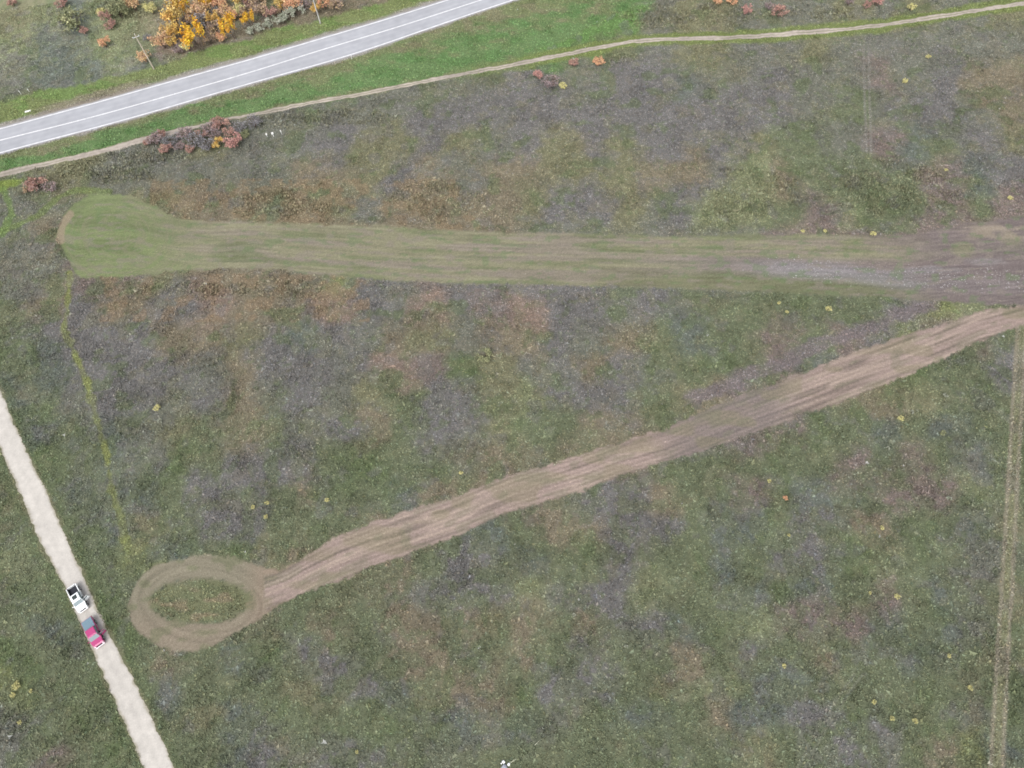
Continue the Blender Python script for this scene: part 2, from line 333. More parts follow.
sheet('farm_track', (np.abs(PX-xr) < hw+1.5*(Noise(65)(GX/2, GY/5)-.5))*(PY > 326)*(MK['low'] < .4)*1.0, .004, inb)

# ribbons between two edges given as curves over the ground
def resample(pts, n):
    a = np.array([p2g(*p) for p in pts]); s = np.r_[0, np.cumsum(np.hypot(*np.diff(a, axis=0).T))]
    t = np.linspace(0, s[-1], n); return np.stack([np.interp(t, s, a[:, 0]), np.interp(t, s, a[:, 1])], -1)
def ribbon(name, A, B, m, z, jag=0, cols=8, jscale=.7, seed=1, cf=None):
    n = len(A); dirv = B-A; L = np.hypot(*dirv.T)[:, None]; dn = dirv/L
    if jag:
        s = np.arange(n)
        A = A+dn*((Noise(seed)(s*jscale/4, s*0.)-.5)*2*jag+(Noise(seed+1)(s*jscale, s*0.)-.5)*jag)[:, None]
        B = B+dn*((Noise(seed+2)(s*jscale/4, s*0.)-.5)*2*jag+(Noise(seed+3)(s*jscale, s*0.)-.5)*jag)[:, None]
    t = np.linspace(0, 1, cols+1)[None, :, None]
    P = A[:, None, :]*(1-t)+B[:, None, :]*t
    V = np.concatenate([P, np.full(P.shape[:2]+(1,), z)], -1).reshape(-1, 3)
    k = np.arange(n*(cols+1)).reshape(n, cols+1)
    q = np.stack([k[:-1, :-1], k[:-1, 1:], k[1:, 1:], k[1:, :-1]], -1).reshape(-1, 4)
    cc = None
    if cf: cc = cf(np.broadcast_to(np.linspace(0, 1, cols+1)[None], (n, cols+1)), V[:, 0].reshape(n, -1), V[:, 1].reshape(n, -1)).reshape(-1, 3)
    o = mesh_obj(name, V, q, m, cc); return o
def bump1(t, c, w): return np.exp(-((t-c)/w)**2)
def mixc(c, col, w): return c*(1-w[..., None])+np.asarray(col)*w[..., None]
def c_asph(t, x, y):
    c = np.ones(t.shape+(3,))*np.array((.31, .317, .342))
    k = sum(bump1(t, q, .035) for q in (.18, .37, .63, .82))
    c = c*(1+.07*k+.22*fbm(x/9, y/9, 210)+.2*fbm(x/1.5, y/1.5, 211))[..., None]
    c = mixc(c, alb((172,164,158)), np.clip(np.maximum(sstep(.075, .0, t), sstep(.925, 1, t))*(.7+1.6*fbm(x/2, y/2, 212)), 0, 1))
    return c
def c_grav(t, x, y):
    c = np.ones(t.shape+(3,))*alb((230,224,216))
    k = sum(bump1(t, q, .09) for q in (.3, .7))
    c = c*(1+.04*k-.03*bump1(t, .5, .08)+.25*fbm(x/5, y/5, 220)+.25*fbm(x/.8, y/.8, 221))[..., None]
    ed = np.minimum(t, 1-t)
    return mixc(c, alb((186,179,160)), np.clip(sstep(.13, 0, ed+.2*fbm(x/1.3, y/1.3, 222))*.9, 0, 1))
def c_dirt(t, x, y):
    c = np.ones(t.shape+(3,))*alb((205,193,181))
    k = sum(bump1(t, q, .13) for q in (.27, .73))
    c = c*(.9+.14*k+.5*fbm(x/12, y/12, 230)+.35*fbm(x/1.2, y/1.2, 231))[..., None]
    c = mixc(c, alb((150,146,118)), np.clip(bump1(t, .5, .12)*sstep(-.12, .12, fbm(x/10, y/10, 232))*.8, 0, 1))
    return mixc(c, alb((146,146,110)), np.clip(sstep(.16, 0, np.minimum(t, 1-t)+.25*fbm(x/1.5, y/1.5, 233)), 0, 1))
def offs(P, dd):
    T = np.gradient(P, axis=0); T /= np.hypot(*T.T)[:, None]
    return P+np.stack([-T[:, 1], T[:, 0]], -1)*dd
def smooth(P, k=25):
    ker = np.ones(k)/k; q = np.pad(P, ((k//2, k//2), (0, 0)), 'edge')
    # linear padding keeps the ends where they are
    for c in (0, 1):
        q[:k//2, c] = P[0, c]-(P[1, c]-P[0, c])*np.arange(k//2, 0, -1); q[-(k//2):, c] = P[-1, c]+(P[-1, c]-P[-2, c])*np.arange(1, k//2+1)
    return np.stack([np.convolve(q[:, c], ker, 'valid') for c in (0, 1)], -1)
M_ASPH = mat('asphalt', attr='Col', rough=.85, grain=[(.35, .95, 1.05), (12, .92, 1.08)], bump=.1)
M_PAINT = mat('road_paint', (.66, .66, .68), .6, grain=[(.8, .8, 1.08), (4, .8, 1.08)])
NR = 900
# fit the three lines through common stations so the road keeps one width
ht = smooth(resample([(x, y) for x, y in HT], NR), 41)
xs = ht
def project_to(P, pts):
    B = resample(pts, 4000); return np.array([B[np.argmin(((B-p)**2).sum(1))] for p in P])
hb = smooth(project_to(ht, HB), 61); hc = smooth(project_to(ht, HC), 61)
un = (hb-ht)/np.hypot(*(hb-ht).T)[:, None]
road = tagstruct(ribbon('highway_road', ht-un*.75, hb+un*.75, M_ASPH, .008, jag=.12, cols=40, seed=200, cf=c_asph))
for nm, P in (('painted_line', ht), ('painted_line', hb), ('painted_line', hc)):
    tagstruct(ribbon(nm, P-un*.2, P+un*.2, M_PAINT, .014, cols=1))
M_GRAVEL = mat('gravel', attr='Col', rough=.95, grain=[(.5, .94, 1.05), (4, .93, 1.07)], bump=.2)
A = smooth(resample(GR, 900), 81); B = smooth(resample(GL, 900), 81)
tagstruct(ribbon('gravel_road', A, B, M_GRAVEL, .008, jag=.22, cols=24, jscale=.55, seed=300, cf=c_grav))
M_DIRT = mat('pale_dirt', attr='Col', rough=.95, grain=[(.12, .84, 1.16), (1.2, .86, 1.14), (5, .9, 1.1)], bump=.3)
P = smooth(resample(TR, 1200), 25)
wv = .75+.25*Noise(401)(np.arange(1200)/30., np.zeros(1200))*2-.2
mg = g2p(P[:, 0], P[:, 1])[0]
wv = wv*np.interp(mg, [-200, 0, 180, 200, 262, 275, 500, 1024], [1.2, 1.2, 1.0, .5, .5, .9, .95, .95])
T = np.gradient(P, axis=0); T /= np.hypot(*T.T)[:, None]; Nn = np.stack([-T[:, 1], T[:, 0]], -1)
tagstruct(ribbon('dirt_track', P-Nn*wv[:, None]*1.2, P+Nn*wv[:, None]*1.2, M_DIRT, .008, jag=.25, cols=12, jscale=.6, seed=402, cf=c_dirt))

# ------------------------------------------------------------------ weeds and grass standing on the field
rs = np.random.RandomState(11)
def inroad(px, py):
    hwy = (py > interp(px, HT)-3) & (py < interp(px, HB)+2)
    gl = np.interp(py, [p[1] for p in GL], [p[0] for p in GL]); gr_ = np.interp(py, [p[1] for p in GR], [p[0] for p in GR])
    gv = (px > gl-.9) & (px < gr_+.9) & (py > 255)
    tr = np.abs(py-interp(px, TR)) < 2.6
    return hwy | gv | tr
def tufts(name, N, size, hgt, seed, sel, lum=.2, tint=None, blades=3):
    rs = np.random.RandomState(seed)
    # spread over the picture's ground with an even number per square metre
    x = rs.uniform(-168, 170, N); y = rs.uniform(-12, 214, N)
    px, py = g2p(x, y)
    ok = (px > -40) & (px < 1064) & (py > -25) & (py < 800) & ~inroad(px, py)
    x, y, px, py = x[ok], y[ok], px[ok], py[ok]
    c, m = colour(px, py, x, y)
    mow = np.maximum(np.maximum(m['up'], m['low']), m['loop'])
    keep = sel(rs, x, y, px, py, mow)
    x, y, px, py, c, mow = x[keep], y[keep], px[keep], py[keep], c[keep], mow[keep]
    n = len(x)
    sc = size*np.exp(.35*rs.randn(n))*(1-.55*mow); hh = hgt*np.exp(.25*rs.randn(n)+2.2*fbm(x/4, y/4, 95))*(1-.85*mow)
    lm = lum*(1-.35*mow); L = np.exp(lm*np.clip(rs.randn(n), -2.2, 1.5)-.42*lm*lm); c = c*L[:, None]
    hue = rs.randn(n, 1)*.03*(1-.5*mow[:, None]); c = c*np.concatenate([1+hue, 1-hue*.2, 1-hue*1.4], 1)
    if tint is not None: c = c*(1-tint[1])+s2l(tint[0])*tint[1]
    c = np.clip(c/GAIN*(1.5-.2*mow[:, None]), .01, .7)
    V = np.zeros((n, blades, 3, 3)); a0 = rs.uniform(0, 6.28, n)
    for b in range(blades):
        a = a0+b*6.283/blades+rs.uniform(-.5, .5, n); r = sc*rs.uniform(.6, 1.3, n); wd = sc*rs.uniform(.35, .6, n)
        ca, sa = np.cos(a), np.sin(a)
        V[:, b, 0] = np.stack([x-sa*wd, y+ca*wd, hh*rs.uniform(0, .5, n)], -1)
        V[:, b, 1] = np.stack([x+sa*wd, y-ca*wd, hh*rs.uniform(0, .5, n)], -1)
        V[:, b, 2] = np.stack([x+ca*r, y+sa*r, hh*rs.uniform(.6, 1.3, n)], -1)
    V = V.reshape(-1, 3); Fc = np.arange(len(V)).reshape(-1, 3)
    o = mesh_obj(name, V, Fc, mat('weed_leaf', attr='Col', rough=1, spec=.1, grain=[(3, .95, 1.05)]), np.repeat(c, blades*3, 0))
    o['kind'] = 'stuff'; return o
o = tufts('field_weeds', 1250000, .165, .20, 12, lambda rs, x, y, px, py, m: rs.rand(len(x)) < (1-.6*m), lum=.30, blades=2)
o['label'] = 'grey and green weeds and dry grass covering the whole field'; o['category'] = 'weeds'
# taller leafy brambles beside the tracks
BR = [(95,172,60,13),(330,118,62,9),(270,122,22,8),(690,16,80,12),(820,14,40,8),(620,58,26,6),(705,50,18,5),(150,158,60,6),(745,195,55,26),(900,190,70,26),(280,206,60,12),(440,200,60,20),(270,290,70,12),(170,290,50,10),(118,10,28,12),(640,338,30,16)]
def brsel(rs, x, y, px, py, m):
    d = np.full(len(x), 9.)
    for (a, b, c_, e) in BR: d = np.minimum(d, np.hypot((px-a)/c_, (py-b)/e))
    d = d+fbm(x/3, y/3, 77)*1.4
    return (d < .85) & (rs.rand(len(x)) < .75*(1-m)) & (m < .3) & (py < interp(px, HT)-14+1e3*(py > interp(px, HB)+2)) & (np.abs(py-interp(px, TR)) > 4)
o = tufts('bramble_thicket', 420000, .24, .5, 13, brsel, lum=.42, tint=((140,139,112), .35))
o['label'] = 'knee-high leafy olive bramble patches beside the tracks and mown strip'; o['category'] = 'brambles'
# pale seed heads and stony flecks
def flecks(rs, x, y, px, py, m):
    v = py-interp(px, [(700,262),(850,272),(950,280),(1024,280)])
    b = (px > 730)*(np.abs(v) < 15)*.5*sstep(730, 820, px)*sstep(15, 5, np.abs(v))
    g = .0010*sstep(.05, .2, fbm(x/6, y/6, 90))+.0002
    return rs.rand(len(x)) < np.where(m > .5, b, g)
o = tufts('pale_seed_heads', 420000, .24, .2, 14, flecks, lum=.2, tint=((196,196,194), .62))
o['label'] = 'pale flecks of dead stalks and seed heads along the mown strip and field'; o['category'] = 'dead stalks'

# ------------------------------------------------------------------ shrubs and trees
def tube(bm, a, b, r0, r1, n=6):
    a, b = Vector(a), Vector(b); z = (b-a).normalized(); x = z.orthogonal().normalized(); y = z.cross(x)
    A = [bm.verts.new(a+(x*math.cos(t)+y*math.sin(t))*r0) for t in [i*2*math.pi/n for i in range(n)]]
    B = [bm.verts.new(b+(x*math.cos(t)+y*math.sin(t))*r1) for t in [i*2*math.pi/n for i in range(n)]]
    for i in range(n): bm.faces.new((A[i], A[(i+1) % n], B[(i+1) % n], B[i]))
    bm.faces.new(A[::-1]); bm.faces.new(B)
def obj(name, bm, m, parent=None, smooth_=False):
    bmesh.ops.recalc_face_normals(bm, faces=bm.faces)
    me = bpy.data.meshes.new(name); bm.to_mesh(me); bm.free(); me.materials.append(m)
    if smooth_:
        for p in me.polygons: p.use_smooth = True
    o = bpy.data.objects.new(name, me); C.objects.link(o)
    if parent: o.parent = parent
    return o
M_BARK = mat('bark', (.11, .085, .065), .95)
def make_plant(kind, cols, bare, seed, hgt):
    """Unit-width plant (crown 1 m across, hgt m tall): stems and twigs, and a crown of loose leaf clumps."""
    r = random.Random(seed); rn = np.random.RandomState(seed)
    bm = bmesh.new(); tips = []
    ns = 3 if hgt > .9 else 6
    for i in range(ns):
        a = r.uniform(0, 6.28); b0 = Vector((math.cos(a)*.04, math.sin(a)*.04, 0))
        b1 = Vector((math.cos(a)*r.uniform(.06, .16), math.sin(a)*r.uniform(.06, .16), hgt*r.uniform(.35, .5)))
        tube(bm, b0, b1, .022, .014)
        for k in range(4 if not bare else 7):
            a2 = a+r.uniform(-1.3, 1.3); rad = r.uniform(.2, .47)
            t = Vector((math.cos(a2)*rad, math.sin(a2)*rad, hgt*r.uniform(.55, .98)*(1-.35*rad)))
            s = b0.lerp(b1, r.uniform(.5, 1)); tube(bm, s, t, .011, .004, 4); tips.append(t)
            for k2 in range(2 if not bare else 6):
                t2 = t+Vector((r.uniform(-.14, .14), r.uniform(-.14, .14), r.uniform(-.05, .16)*hgt)); tube(bm, s.lerp(t, .6), t2, .006, .002, 3); tips.append(t2)
    # leaves
    nl = 620 if bare else 1000
    ci = rn.randint(0, len(tips), nl); base = np.array([list(t) for t in tips])[ci]
    P = base+rn.randn(nl, 3)*np.array([.055, .055, .07*hgt])
    P[:, 2] = np.clip(P[:, 2], .02, None)
    s = rn.uniform(.028, .05, nl)*(1 if not bare else .8)
    u = rn.randn(nl, 3); u /= np.linalg.norm(u, axis=1)[:, None]; v = np.cross(u, rn.randn(nl, 3)); v /= np.linalg.norm(v, axis=1)[:, None]
    V = np.stack([P-u*s[:, None], P-v*s[:, None]*.7, P+u*s[:, None], P+v*s[:, None]*.7], 1).reshape(-1, 3)
    ds = .05 if kind in ('gold', 'ochre') else .28
    pal = np.array([s2l(c) for c in cols]); tipc = rn.randint(0, len(cols), len(tips))
    pc = pal[tipc[ci]]*np.exp(.22*rn.randn(nl, 1)); rc = rn.rand(nl) < .3; pc[rc] = pal[rn.randint(0, len(cols), rc.sum())]
    return bm, V, np.arange(len(V)).reshape(-1, 4), np.clip((pc*(1-ds)+ds*pc.mean(1, keepdims=True))[np.repeat(np.arange(nl), 4)]/GAIN*1.62, .01, .8)
KINDS = {
 'gold':   ([(238,188,50),(228,170,45),(220,180,70),(205,150,60)], False, 1.0),
 'ochre':  ([(215,180,95),(205,160,90),(190,150,80),(215,190,120)], False, 1.1),
 'peach':  ([(222,178,122),(214,160,105),(200,155,122),(226,188,120)], False, .9),
 'brown':  ([(182,152,118),(166,136,112),(200,168,112),(155,132,116)], False, .8),
 'rust':   ([(186,134,116),(174,122,108),(198,150,126),(160,126,116)], False, .8),
 'mauve':  ([(162,142,144),(172,138,134),(148,134,138)], True, .8),
 'slate':  ([(142,141,146),(154,149,155),(128,130,134)], True, .8),
 'olive':  ([(150,155,105),(135,140,95),(165,165,110),(120,128,85)], False, .7),
 'pale':   ([(175,178,155),(160,165,140),(190,192,172),(130,140,110)], False, .8),
 'lemon':  ([(225,215,120),(212,205,110),(195,190,110),(235,222,140)], False, .9),
 'orange': ([(230,165,110),(220,148,98),(235,182,122)], False, .85),
 'red':    ([(200,138,124),(208,146,130),(178,130,122)], False, .85),
}
PROTO = {}
M_LEAF = mat('autumn_leaf', attr='Col', rough=.9, spec=.2, grain=[(5, .93, 1.07)])
def plant(px, py, dpx, kind, name, cat, label, group, var=0, tall=1.0):
    """px, py: where the crown's middle shows; dpx its width in the photograph."""
    dia = dpx*mpp(px, py); cols, bare, hg = KINDS[kind]
    h = hg*dia*tall
    x, y = p2g(px, py, h*.55)
    key = (kind, var % 3)
    root = bpy.data.objects.new(name, None); C.objects.link(root); root.empty_display_size = .5
    if key not in PROTO:
        bm, V, Fc, cc = make_plant(kind, cols, bare, hash((KEYS.index(kind), var % 3)) % 1000+5, hg)
        st = obj('stem' if cat != 'tree' else 'trunk', bm, M_BARK, root)
        cr = mesh_obj('crown', V, Fc, M_LEAF, cc, root)
        PROTO[key] = (st, cr)
    else:
        for src in PROTO[key]:
            c_ = src.copy(); C.objects.link(c_); c_.parent = root
            if src is PROTO[key][0]: c_.name = 'stem' if cat != 'tree' else 'trunk'
    root.location = (x, y, 0); root.rotation_euler = (0, 0, random.uniform(0, 6.28)); root.scale = (dia, dia, dia*tall)
    root['label'] = label; root['category'] = cat
    if group: root['group'] = group
    return root
KEYS = list(KINDS)
GT = 'autumn trees in the copse beyond the highway'
TREES = [
 (172,15,19,'ochre','tall pale ochre tree at the left end of the copse above the highway'),
 (184,4,15,'gold','golden tree at the photo top edge beside the tall ochre tree'),
 (196,37,19,'gold','brightest golden tree on the copse edge nearest the highway verge'),
 (161,40,14,'peach','pale orange tree on the copse corner nearest the left utility pole'),
 (187,46,9,'lemon','small yellow-green tree at the foot of the brightest golden tree'),
 (173,42,9,'ochre','small ochre tree between the pale orange corner tree and the yellow-green one'),
 (151,8,9,'lemon','slim yellow tree standing alone left of the tall ochre tree'),
 (179,28,12,'ochre','ochre tree just above the brightest golden tree'),
 (201,11,14,'peach','peach tree above the bare purple shrub in the copse'),
 (216,29,13,'brown','brown tree between the two bright golden crowns at the copse edge'),
 (230,27,14,'gold','second bright golden crown, right of the brown tree near the verge'),
 (249,20,10,'gold','small golden tree above the left end of the pale shrub row'),
 (238,10,10,'lemon','yellow tree behind the second golden crown'),
 (221,38,8,'orange','small orange tree at the very edge of the verge below the brown tree'),
 (260,8,15,'brown','broad brown tree behind the middle of the pale shrub row'),
 (292,3,13,'orange','bright orange tree at the top edge behind the right end of the pale shrubs'),
 (270,12,10,'rust','rust-coloured tree squeezed between brown tree and pale shrubs'),
 (220,2,13,'orange','orange tree at the top edge in the middle of the copse'),
 (242,-1,13,'ochre','ochre tree cut by the top edge above the small yellow tree'),
 (277,2,11,'ochre','ochre tree at the top edge left of the bright orange tree'),
 (209,40,9,'brown','low brown tree right of the brightest golden tree beside the verge'),
 (324,3,10,'orange','small orange tree just right of the right utility pole'),
 (336,6,11,'brown','tan tree at the right end of the copse'),
 (226,14,12,'peach','peach tree in the copse centre, left of the yellow tree'),
 (132,2,12,'peach','tan-orange tree at the top edge above the left utility pole'),
 (118,9,14,'olive','olive tree at the top edge left of the tan-orange tree'),
 (200,-6,14,'gold','golden tree cut off by the top edge over the peach tree'),
 (260,-6,14,'orange','orange tree mostly above the frame behind the broad brown tree'),
]
TREES += [
 (246,12,11,'brown','brown tree just above the small golden tree'),
 (212,20,10,'ochre','ochre tree left of the centre peach tree'),
 (168,33,10,'ochre','ochre tree between the tall ochre tree and the pale orange corner tree'),
 (250,2,10,'rust','rust tree at the top edge right of the ochre tree cut by the frame'),
 (232,15,9,'orange','orange tree directly above the second golden crown'),
 (207,3,11,'gold','golden tree at the top edge right of the golden one beside the tall ochre tree'),
 (282,10,8,'brown','small brown tree behind the right half of the pale shrubs'),
 (315,10,8,'ochre','small ochre tree touching the right utility pole'),
 (192,18,10,'peach','peach tree right of the bare mauve shrub'),
]
for i, (a, b, dd, k, lab) in enumerate(TREES):
    plant(a, b, dd*1.3, k, 'autumn_tree', 'tree', lab, GT, i, random.uniform(.9, 1.25))
SH = [
 (203,23,17,'slate','leafless slate-purple shrub in the middle of the golden copse'),
 (187,21,11,'mauve','bare mauve shrub right of the tall ochre tree'),
 (305,5,11,'mauve','bare purple shrub left of the right utility pole'),
 (213,14,11,'slate','bare slate shrub between the peach trees'),
 (178,50,9,'mauve','thin mauve shrub at the verge below the pale orange tree'),
 (147,38,7,'slate','tiny grey shrub beside the left utility pole'),
 (144,57,10,'peach','low orange shrub at the foot of the left utility pole'),
 (106,15,10,'rust','upper rust shrub in the meadow left of the copse'),
 (109,25,9,'rust','lower rust shrub just below the upper rust one'),
 (84,31,7,'rust','small rust shrub left of the two rust shrubs'),
 (104,43,9,'orange','lone pinkish-orange shrub in the meadow below the rust shrubs'),
 (101,12,7,'lemon','little yellow shrub touching the upper rust shrub'),
 (62,22,6,'slate','small dark bare shrub left of the broad olive bush'),
 (75,20,20,'olive','broad low olive bush in the upper left meadow'),
 (60,3,10,'rust','rust shrub at the top edge above the broad olive bush'),
 (12,3,7,'rust','tiny reddish shrub at the top left corner'),
 (297,11,11,'pale','rightmost and palest shrub of the whitish row by the verge'),
 (288,15,10,'pale','whitish shrub second from the right end of the row'),
 (279,19,10,'pale','whitish shrub third from the right end of the row'),
 (270,23,9,'pale','whitish shrub fourth from the right end of the row'),
 (261,27,8,'pale','whitish shrub second from the left end of the row'),
 (252,31,8,'pale','small leftmost shrub of the whitish row by the verge'),
 (155,140,13,'mauve','mauve shrub at the left end of the thicket below the dirt track'),
 (165,148,10,'rust','rust shrub at the lower left corner of the thicket by the dirt track'),
 (170,142,11,'slate','grey bare shrub above the lower rust shrub'),
 (185,134,13,'mauve','mauve shrub hanging over the dirt track'),
 (195,140,15,'slate','large grey-purple bare shrub in the thicket centre'),
 (207,145,12,'slate','grey bare shrub at the lower edge of the thicket centre'),
 (209,129,12,'mauve','mauve shrub between the thicket centre and the dirt track'),
 (222,124,13,'rust','dusty rust shrub covering the dirt track'),
 (219,143,9,'ochre','small tan shrub left of the red one'),
 (232,141,14,'red','brick-red rounded shrub at the right of the thicket'),
 (240,128,11,'slate','dark grey shrub above the brick-red one'),
 (253,122,13,'slate','blue-grey bare shrub at the right end of the thicket'),
 (180,147,9,'mauve','low mauve shrub at the bottom of the thicket'),
 (38,184,14,'rust','rust shrub in the olive brambles at the left end of the dirt track'),
 (50,188,10,'mauve','mauve shrub right of that left-end rust shrub'),
 (28,190,7,'brown','small brown shrub left of the left-end rust shrub'),
 (538,75,8,'red','small red shrub above the purple one in the field'),
 (551,82,13,'mauve','purple bare shrub alone in the field below the dirt track'),
 (563,86,6,'lemon','tiny yellow plant right of the lone purple shrub'),
 (599,62,9,'orange','small bright coral shrub just below the dirt track'),
 (574,63,8,'rust','small rust shrub left of the coral one'),
 (717,1,8,'orange','left one of two orange shrubs at the top edge'),
 (732,1,9,'orange','right one of two orange shrubs at the top edge'),
 (748,10,9,'red','dull red shrub above the dirt track right of the two orange shrubs'),
 (779,12,12,'rust','largest rust shrub above the right half of the dirt track'),
 (770,6,8,'mauve','mauve shrub against the upper left of the largest rust shrub'),
 (849,2,8,'mauve','mauve shrub at the top edge left of the crimson one'),
 (878,3,9,'red','crimson shrub at the top edge above the bright part of the dirt track'),
 (866,5,7,'rust','little rust shrub left of the crimson one'),
 (911,7,7,'lemon','yellow-green shrub at the top edge right of the crimson one'),
 (484,355,13,'olive','dark green round bush alone in the middle of the field'),
]
SH += [
 (160,135,8,'rust','rust shrub at the track edge above the mauve one at the left end'),
 (176,137,8,'slate','grey shrub between the left mauve one and the track'),
 (202,134,9,'rust','rust shrub above the large grey-purple one'),
 (214,135,10,'mauve','mauve shrub between the small tan one and the track'),
 (190,149,8,'rust','rust shrub at the lower edge left of the thicket centre'),
 (229,131,9,'rust','rust shrub right above the brick-red one'),
 (245,134,8,'olive','olive shrub right of the brick-red one'),
 (148,142,7,'rust','small rust shrub at the far left end of the thicket'),
]
for i, (a, b, dd, k, lab) in enumerate(SH):
    g = 'whitish shrubs in a row along the verge' if 'whitish' in lab else ('shrubs of the thicket beside the dirt track' if 130 < a < 270 and 110 < b < 160 else 'scattered shrubs in the meadow and field')
    plant(a, b, dd*1.28, k, 'shrub', 'shrub', lab, g, i, .8)
YW = [
 (17,686,7,'lemon','largest yellow weed in the grass left of the gravel road'),
 (13,695,6,'lemon','yellow weed just below the largest yellow one left of the gravel road'),
 (31,691,4,'lemon','small yellow weed right of the largest one left of the gravel road'),
 (20,722,5,'lemon','yellow weed below the pair left of the gravel road'),
 (157,408,6,'lemon','yellow weed standing alone right of the faint green trail'),
 (160,421,5,'pale','whitish weed directly below the lone yellow one'),
 (128,455,5,'pale','pale weed beside the lower part of the faint green trail'),
 (327,500,5,'lemon','bright yellow weed above the lower mown strip'),
 (267,503,5,'lemon','upper of two yellow weeds above the turning loop'),
 (266,517,4,'lemon','lower of two yellow weeds above the turning loop'),
 (253,507,5,'lemon','yellow weed left of the upper of the pair above the turning loop'),
 (461,473,5,'lemon','yellow-green weed close to the lower mown strip edge'),
 (901,418,6,'lemon','bright yellow weed below the right part of the lower mown strip'),
 (912,412,4,'pale','pale weed right of the bright yellow one below the strip'),
 (943,433,7,'olive','yellow-green weed clump toward the right-hand track'),
 (946,395,5,'pale','whitish weed close under the lower strip by the right-hand track'),
 (888,448,4,'pale','whitish weed in the field below the bright yellow one'),
 (882,528,5,'lemon','golden weed in the middle of the right-hand field'),
 (789,535,3,'lemon','tiny yellow weed at the left of the right-hand field'),
 (785,498,5,'orange','small orange weed in the right-hand field'),
 (769,481,4,'lemon','small ochre weed above the small orange one'),
 (897,597,6,'lemon','golden weed lower in the right-hand field'),
 (870,593,4,'lemon','small golden weed left of the lower golden one'),
 (784,666,5,'lemon','golden weed alone in the lower right field'),
 (892,718,5,'lemon','slanting yellow weed near the bottom of the right-hand field'),
 (874,702,5,'lemon','yellow weed up and left of the slanting one'),
 (915,721,5,'lemon','yellow weed right of the slanting one'),
 (828,309,7,'lemon','pale yellow weed between the two mown strips'),
 (787,312,4,'lemon','small yellow weed left of the pale yellow one between the strips'),
 (779,303,4,'lemon','tiny yellow weed under the edge of the upper mown strip'),
 (803,231,4,'lemon','yellow weed on the upper edge of the upper mown strip'),
 (825,231,4,'lemon','yellow weed right of another on the upper mown strip edge'),
 (873,234,6,'lemon','yellow weed patch above the pale stony part of the strip'),
 (939,207,4,'pale','white-topped weed above the upper strip near the right'),
 (1010,198,5,'lemon','yellow weed by the right photo edge above the upper strip'),
 (946,170,4,'lemon','single yellow weed in the upper right field'),
 (928,57,5,'lemon','yellow weed in the upper right field close to the dirt track'),
 (905,81,6,'lemon','yellow-green weed in the upper right field'),
 (553,364,3,'pale','tiny whitish weed in the middle field'),
 (610,372,4,'pale','whitish weed in the middle field near the lower strip'),
 (357,752,4,'lemon','yellow weed at the bottom of the field'),
 (574,615,4,'pale','whitish weed in the lower middle field'),
 (626,647,4,'pale','whitish weed right and below another in the lower middle field'),
 (949,656,4,'lemon','small yellow weed left of the lower right-hand track'),
 (970,688,5,'lemon','thin yellow weed close beside the lower right-hand track'),
 (949,499,6,'pale','pale weed tuft beside the right-hand track at mid height'),
]
for i, (a, b, dd, k, lab) in enumerate(YW):
    plant(a, b, dd*random.uniform(.8, 1.1), k, 'wild_plant', 'weed', lab, 'small bright weeds dotted over the field', i, .8)

# ------------------------------------------------------------------ pickups
def rot2(x, y, a): return x*math.cos(a)-y*math.sin(a), x*math.sin(a)+y*math.cos(a)
def prism(bm, prof, y0, y1, taper=None):
    """side profile (x,z) swept across y; taper(x,z) -> y scale"""
    A = []; B = []
    for (x, z) in prof:
        t = taper(x, z) if taper else 1
        A.append(bm.verts.new((x, y0*t, z))); B.append(bm.verts.new((x, y1*t, z)))
    n = len(prof)
    for i in range(n): bm.faces.new((A[i], A[(i+1) % n], B[(i+1) % n], B[i]))
    bm.faces.new(A[::-1]); bm.faces.new(B); return A, B
def boxx(bm, x0, x1, y0, y1, z0, z1, bev=0):
    v = [bm.verts.new((x, y, z)) for z in (z0, z1) for (x, y) in ((x0, y0), (x1, y0), (x1, y1), (x0, y1))]
    fs = [bm.faces.new([v[i] for i in q]) for q in ((3,2,1,0),(4,5,6,7),(0,1,5,4),(1,2,6,5),(2,3,7,6),(3,0,4,7))]
    if bev:
        es = list({e for f in fs for e in f.edges}); bmesh.ops.bevel(bm, geom=es, offset=bev, segments=2, affect='EDGES')
